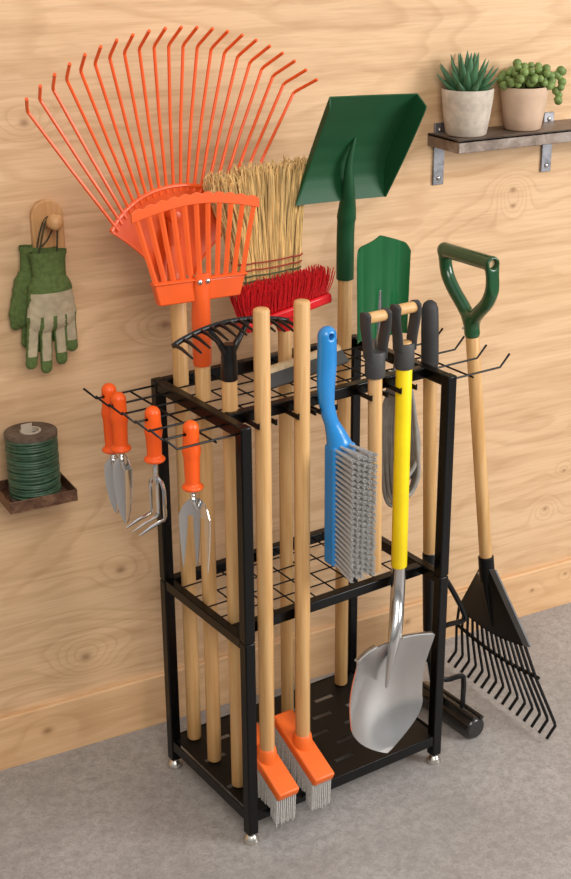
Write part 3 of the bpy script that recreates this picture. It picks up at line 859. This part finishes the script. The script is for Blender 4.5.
x, y = -.066, HY[1]
t = T('hand_fork', 'orange-handled hand fork with three flat steel tines, nearest the front left post', 'fork', FR, (x, y, .66), 'hand tools on the side hooks')
z = hand_grip(t, x, y, .138)
c, s_ = math.cos(math.radians(-62)), math.sin(math.radians(-62))
def floc(a, d, zz): return V3((x + a * c - d * s_, y + a * s_ + d * c, zz))
t.part('tang', MB().tube(smooth_path([floc(0, 0, z + .012), floc(0, 0, z - .008), floc(.004, -.006, z - .020), floc(.006, .003, z - .040)], 5), .0048, 10), M['chrome'])
zt_ = z - .010; zb_ = .662
def fork_pt(a, f, hw=.036):                                      # a across -1..1, f down 0..1
    return floc(.004 + hw * a, .006 - .010 * a * a - .006 * f * f, zt_ - (zt_ - zb_) * f)
def fbody(u, v):
    a = 2 * u - 1; f = (.05 + .13 * abs(a) ** 2.2) * (1 - v) + .30 * v
    return fork_pt(a * (.80 + .20 * v), f)
t.part('blade', MB().sheet(fbody, 19, 8, .0019), M['steel'], sharp=70)
for a0 in (-1, 0, 1):
    def tine(u, v, a0=a0):
        half = .215 * (1 - v ** 1.6) + .018
        if a0: cen = a0 * (1 - half) - a0 * .20 * v * v
        else: cen = 0
        return fork_pt(cen + (2 * u - 1) * half, .285 + (.715 - (.03 if a0 == 0 else .0)) * v)
    t.part('tine', MB().sheet(tine, 7, 18, .0019), M['steel'], sharp=70)

# ------------------------------------------------------------------ wall peg and gloves
t = T('wall_peg', 'round-topped wooden peg fixed to the plywood wall above the gloves', 'peg', FW, (-.180, 0, 1.29), None)
poly = [(-.2145, 1.205), (-.1455, 1.205)] + [(-.180 + .0345 * math.cos(a * PI / 16), 1.297 + .0345 * math.sin(a * PI / 16)) for a in range(17)]
t.part('back_plate', MB().prism(poly, -.014, 0), M['peg'], bevel=.003)
t.part('knob', MB().tube([(-.182, -.012, 1.284), (-.182, -.030, 1.286), (-.181, -.044, 1.289), (-.180, -.052, 1.292), (-.1795, -.062, 1.295), (-.179, -.070, 1.297), (-.179, -.075, 1.298)],
                         [.0115, .0105, .0115, .0160, .0178, .0140, .005], 24), M['peg'])

def glove(label, cx, cy, cz, lean, front, fingers):
    t = T('glove', label, 'glove', FW, (cx, cy, cz), 'gloves hung from the peg')
    # local hand: cuff top at z = 0, fingers down; x across, y depth
    s_ = 1
    fing = fingers
    c_, sn = math.cos(lean), math.sin(lean)
    def sd(X, Y, Z):
        xl = (X - cx) * c_ + (Z - cz) * sn; zl = -(X - cx) * sn + (Z - cz) * c_; yl = (Y - cy) * 1.75
        xl = xl * s_; P = (xl, yl, zl)
        d = sd_caps(P, (-.014, 0, -.090), (-.030, 0, -.150), .034, .026)
        d = smin(d, sd_caps(P, (.012, 0, -.090), (.026, 0, -.140), .034, .027), .02)
        d = smin(d, sd_caps(P, (0, 0, -.075), (-.004, 0, -.140), .036, .034), .02)
        for a in fing:
            d = smin(d, sd_caps(P, (a[0], 0, a[1]), (a[2], 0, a[3]), .0140, .0128), .003)
        return d + .0006 * np.sin(zl * 260 + np.sin(xl * 150) * 2) * (zl > -.16)
    v_, f_ = nets(sd, (cx - .12, cy - .045, cz - .30), (cx + .12, cy + .045, cz - .02), .0022)
    b = MB(); b.add(v_, f_)
    va = np.array(v_)
    # canvas back: panels on the near side of hand and fingers, short of the fingertips
    for i, f in enumerate(b.f):
        q = va[list(f)].mean(0); e1 = va[f[1]] - va[f[0]]; e2 = va[f[2]] - va[f[0]]
        nn = np.cross(e1, e2); nn = nn / (np.linalg.norm(nn) + 1e-12)
        xl = ((q[0] - cx) * c_ + (q[2] - cz) * sn) * s_; zl = -(q[0] - cx) * sn + (q[2] - cz) * c_
        ny = abs(nn[1]); near = q[1] < cy
        j = min(range(4), key=lambda m: abs(xl - (fing[m][0] + (fing[m][2] - fing[m][0]) * min(1, max(0, (fing[m][1] - zl) / (fing[m][1] - fing[m][3]))))))
        f_x = fing[j][0] + (fing[j][2] - fing[j][0]) * min(1, max(0, (fing[j][1] - zl) / (fing[j][1] - fing[j][3])))
        if front and near and zl < -.088 and zl > fing[j][3] + .016 and xl > -.046 - .3 * max(0, -zl - .1) and xl < .050:
            if zl > -.138 or abs(xl - f_x) < .0098: b.mi[i] = 1
    t.part('hand', b, [M['gloveg'], M['gloveb']], sharp=180)
    mb = MB(); n = 40; prof = []
    for k in range(15):
        f = k / 14; z = -.004 - .094 * f
        prof.append((z, .0385 - .003 * math.sin(PI * f) + (.0022 if k in (0, 1) else 0), .0165 + .002 * f + (.002 if k in (0, 1) else 0)))
    rings = []
    def loc(xl, yl, zl): xl *= s_; return (cx + xl * c_ - zl * sn, cy + yl, cz + xl * sn + zl * c_)
    for inner in (0, 1):
        for (z, a, bb_) in (prof if not inner else prof[::-1][8:]):
            k_ = .86 if inner else 1
            rings.append([loc(a * k_ * math.cos(2 * PI * q / n) * (1 + .012 * math.cos(q * PI)), bb_ * k_ * math.sin(2 * PI * q / n) * (1 + .03 * math.cos(q * PI)), z) for q in range(n)])
    vs = [p for r in rings for p in r]; fs = []
    for i in range(len(rings) - 1):
        for q in range(n): fs.append((i * n + q, i * n + (q + 1) % n, (i + 1) * n + (q + 1) % n, (i + 1) * n + q))
    t.part('cuff', MB().add(vs, fs), M['gloveg'], label='green knitted cuff', sharp=180)
    return t, loc
t, loc = glove('green and beige work glove hanging in front, canvas back showing', -.197, -.050, 1.238, 0.0, True, [(-.040, -.135, -.053, -.240), (-.014, -.140, -.021, -.254), (.013, -.138, .014, -.240), (.036, -.125, .039, -.215)])
k = (-.182, -.036, 1.2985)
t.part('hanging_loop', MB().tube(smooth_path([loc(-.018, .010, -.022), (-.208, -.040, 1.245), (-.1955, -.036, 1.283), (-.190, -.036, 1.2945), k, (-.174, -.036, 1.2945), (-.1685, -.036, 1.283), (-.172, -.040, 1.245), loc(.022, .010, -.022)], 6), .0019, 7), M['loop'])
t, loc = glove('green work glove hanging behind the front glove, only its edge and thumb showing', -.206, -.0165, 1.242, math.radians(-7), False, [(-.034, -.120, -.040, -.170), (-.012, -.130, -.014, -.21), (.012, -.130, .014, -.22), (.033, -.125, .036, -.20)])
t.part('hanging_loop', MB().tube(smooth_path([loc(-.004, -.006, -.022), (-.206, -.020, 1.25), (-.1945, -.022, 1.285), (-.182, -.022, 1.2975), (-.1695, -.022, 1.285), (-.190, -.020, 1.245), loc(-.022, -.006, -.022)], 6), .0017, 7), M['loop'])

# ------------------------------------------------------------------ rusty tray shelf with spool
t = T('tray_shelf', 'small rusty metal tray shelf on the wall under the twine spool', 'shelf', FW, (-.27, -.06, .70), None)
mb = MB().box((-.345, -.128, .700), (-.195, 0, .703)); mb.box((-.345, -.128, .703), (-.195, -.125, .727)); mb.box((-.198, -.125, .703), (-.195, 0, .727)); mb.box((-.345, -.125, .703), (-.342, 0, .727)); mb.box((-.342, -.003, .703), (-.198, 0, .727))
t.part('tray', mb, M['tray'], bevel=.0012)
sx, sy = -.2690, -.066
t = T('twine_spool', 'spool of dark green twine standing in the rusty tray', 'spool', FW, (sx, sy, .7035), None)
t.part('core', MB().lathe((sx, sy, 0), [(.0225, .7035), (.0225, .857), (.0210, .8575), (.0175, .857), (.0170, .80), (.0, .80)], 28), M['label'])
for z in (.7035, .847):
    prof = [(.0225, z), (.0545, z), (.0565, z + .001), (.0565, z + .007), (.0545, z + .008), (.0225, z + .008)]
    n = 40; vs = []; fs = []
    for (r, zz) in prof:
        for q in range(n): vs.append((sx + r * math.cos(2 * PI * q / n), sy + r * math.sin(2 * PI * q / n), zz))
    for i in range(len(prof)):
        j = (i + 1) % len(prof)
        for q in range(n): fs.append((i * n + q, i * n + (q + 1) % n, j * n + (q + 1) % n, j * n + q))
    t.part('rim', MB().add(vs, fs), M['spoolcap'])
pts = []; turns = 22
for k in range(turns * 30):
    a = 2 * PI * k / 30; f = k / (turns * 30)
    r = .0525 + .0012 * math.sin(k * .05) + .0008 * math.sin(k * .37)
    pts.append((sx + r * math.cos(a), sy + r * math.sin(a), .7145 + .131 * f + .0012 * math.sin(a * 1.3 + k * .01)))
t.part('twine', MB().tube([(sx, sy, .712), (sx, sy, .847)], .0505, 32).tube(pts, .0036, 7), M['cord'], sharp=60)
t.part('core_tab', MB().box((-.290, sy - .004, .840), (-.266, sy - .0025, .874)), M['label'])

# ------------------------------------------------------------------ steel shelf with two plants
t = T('wall_shelf', 'worn steel shelf with flat brackets carrying two potted succulents', 'shelf', FW, (1.0, -.06, 1.345), None)
x0, x1 = .765, 1.42
mb = MB().box((x0, -.130, 1.380), (x1, 0, 1.386)); mb.box((x0, -.130, 1.357), (x1, -.124, 1.386)); mb.box((x0, -.124, 1.357), (x0 + .006, 0, 1.386))
t.part('shelf_board', mb, M['shelf'], bevel=.0012)
for xb_ in (.781, 1.103):
    br = t.part('bracket', MB().box((xb_, -.006, 1.262), (xb_ + .030, 0, 1.408)).box((xb_, -.11, 1.3735), (xb_ + .030, -.006, 1.3795)), M['bracket'], bevel=.001)
    for z in (1.278, 1.392):
        t.part('screw', MB().ball((xb_ + .015, -.0065, z), .0058, 12, (1, .6, 1)), M['screw'], br)

def pot(t, px, py, z0, r0, r1, h, mat):
    n = 40; prof = [(.0, z0), (r0 - .004, z0), (r0, z0 + .003), (r0 + (r1 - r0) * .45, z0 + h * .35), (r1 - .001, z0 + h * .8), (r1, z0 + h - .003), (r1 - .003, z0 + h), (r1 - .006, z0 + h - .003), (r1 - .008, z0 + h * .86)]
    return t.part('pot', MB().lathe((px, py, 0), prof, n), M[mat], sharp=60)
px, py, z0 = .829, -.064, 1.3865
t = T('potted_aloe', 'spiky green succulent in a speckled grey stone pot on the shelf', 'potted plant', FW, (px, py, z0), 'succulents on the shelf')
pot(t, px, py, z0, .0475, .0605, .106, 'pot1')
t.part('soil', MB().tube([(px, py, z0 + .086), (px, py, z0 + .095)], .0525, 32), M['soil'])
mb = MB()
for ring, (cnt, el, L) in enumerate(((10, 24, .058), (10, 44, .070), (8, 62, .080), (6, 78, .086))):
    for k in range(cnt):
        a = 2 * PI * (k + .37 * ring) / cnt + random.gauss(0, .06); e = math.radians(el + random.gauss(0, 4)); l = L * random.uniform(.88, 1.08)
        d = V3((math.cos(a) * math.cos(e), math.sin(a) * math.cos(e), math.sin(e))); b = V3((px, py, z0 + .093)) + V3((math.cos(a), math.sin(a), 0)) * (.022 - .005 * ring)
        q = [b + d * l * f + V3((0, 0, 1)) * .014 * f * f for f in (0, .25, .5, .75, .92, 1)]
        side = V3((-math.sin(a), math.cos(a), 0))
        mb.tube(q, None, 8, [(.0095, .0048), (.0112, .0054), (.0098, .0048), (.0062, .0034), (.0026, .0018), (.0004, .0004)], up=side)
t.part('leaves', mb, M['leaf'], sharp=70)
px = .992
t = T('potted_string_of_pearls', 'round-leaved trailing succulent in a smooth beige pot on the shelf', 'potted plant', FW, (px, py, z0), 'succulents on the shelf')
pot(t, px, py, z0, .0435, .0560, .100, 'pot2')
t.part('soil', MB().tube([(px, py, z0 + .082), (px, py, z0 + .091)], .0480, 32), M['soil'])
mb = MB(); st = MB(); pts_ = []
for i in range(300):
    if len(pts_) >= 62: break
    a = random.uniform(0, 2 * PI); rr = .060 * math.sqrt(random.random()); hh = z0 + .099 + random.random() * (.062 - .45 * rr)
    p = V3((px + rr * math.cos(a) * 1.12, py + rr * math.sin(a) * .95, hh))
    if all(np.linalg.norm(p - q) > .0135 for q in pts_): pts_.append(p)
for j, (ox, oz) in enumerate(((.066, .106), (.080, .122), (.088, .132), (.092, .116), (.098, .104), (.092, .092), (.084, .084), (.091, .074), (.084, .065), (.094, .060), (.098, .128))):
    pts_.append(V3((px + ox, py - .012 - .004 * (j % 3), z0 + oz)))
for j, p in enumerate(pts_):
    mb.ball(p, random.uniform(.0085, .0115), 12)
    if j < len(pts_) - 11: st.tube([(px + (p[0] - px) * .5, py + (p[1] - py) * .5, z0 + .10), p], .0013, 5)
st.tube(smooth_path([(px + .045, py - .01, z0 + .105), (px + .075, py - .014, z0 + .128), (px + .094, py - .016, z0 + .112), (px + .090, py - .016, z0 + .085), (px + .090, py - .016, z0 + .062)], 5), .0014, 5)
t.part('bead_leaves', mb, M['bead'], sharp=180); t.part('stems', st, M['stem'])

# ------------------------------------------------------------------ light
def area(name, loc, target, size, power, col, sy=None):
    L = bpy.data.lights.new(name, 'AREA'); L.energy = power; L.color = col; L.shape = 'RECTANGLE'; L.size = size; L.size_y = sy or size
    o = bpy.data.objects.new(name, L); COL.objects.link(o); o.location = loc
    o.rotation_euler = (Vector(target) - Vector(loc)).to_track_quat('-Z', 'Y').to_euler()
    return o
area('window_daylight', (3.0, -3.0, 2.1), (.2, -.2, .7), 1.5, 100, (1.0, .985, .97), 1.7)
area('warm_fill', (-.7, -3.0, 2.6), (.0, -.2, .4), 1.4, 38, (1.0, .91, .80))  # unseen warm fill from front left, added to lift the left wall

w = bpy.data.worlds.new('room_light'); SC.world = w; w.use_nodes = True
nt = w.node_tree; bg = nt.nodes['Background']
tc = nt.nodes.new('ShaderNodeTexCoord'); sp = nt.nodes.new('ShaderNodeSeparateXYZ'); rp = nt.nodes.new('ShaderNodeValToRGB')
nt.links.new(tc.outputs['Generated'], sp.inputs[0]); nt.links.new(sp.outputs[2], rp.inputs[0]); nt.links.new(rp.outputs[0], bg.inputs['Color'])
rp.color_ramp.elements[0].position = 0.0; rp.color_ramp.elements[0].color = (.22, .21, .20, 1)
rp.color_ramp.elements[1].position = .75; rp.color_ramp.elements[1].color = (.85, .84, .82, 1)
bg.inputs['Strength'].default_value = .78

# ------------------------------------------------------------------ camera
cam = bpy.data.cameras.new('camera'); co = bpy.data.objects.new('camera', cam); COL.objects.link(co)
yaw, pitch, roll = 0.59250, 0.38490, -0.0071
fw = V3((math.sin(yaw) * math.cos(pitch), math.cos(yaw) * math.cos(pitch), -math.sin(pitch)))
rt = V3((math.cos(yaw), -math.sin(yaw), 0)); up = np.cross(rt, fw)
r2 = rt * math.cos(roll) + up * math.sin(roll); u2 = -rt * math.sin(roll) + up * math.cos(roll)
R = Matrix(((r2[0], u2[0], -fw[0]), (r2[1], u2[1], -fw[1]), (r2[2], u2[2], -fw[2]))).to_4x4()
co.matrix_world = FR @ Matrix.Translation((-1.2783, -2.0493, 1.9268)) @ R
cam.sensor_fit = 'HORIZONTAL'; cam.sensor_width = 36; cam.lens = 1366.11 * 36 / 571
SC.camera = co

SC.view_settings.view_transform = 'Standard'; SC.view_settings.look = 'None'
SC.view_settings.gamma = 1; SC.view_settings.use_curve_mapping = False
SC.view_settings.exposure = 0.35
SC.cycles.use_denoising = True
SC.cycles.max_bounces = 8
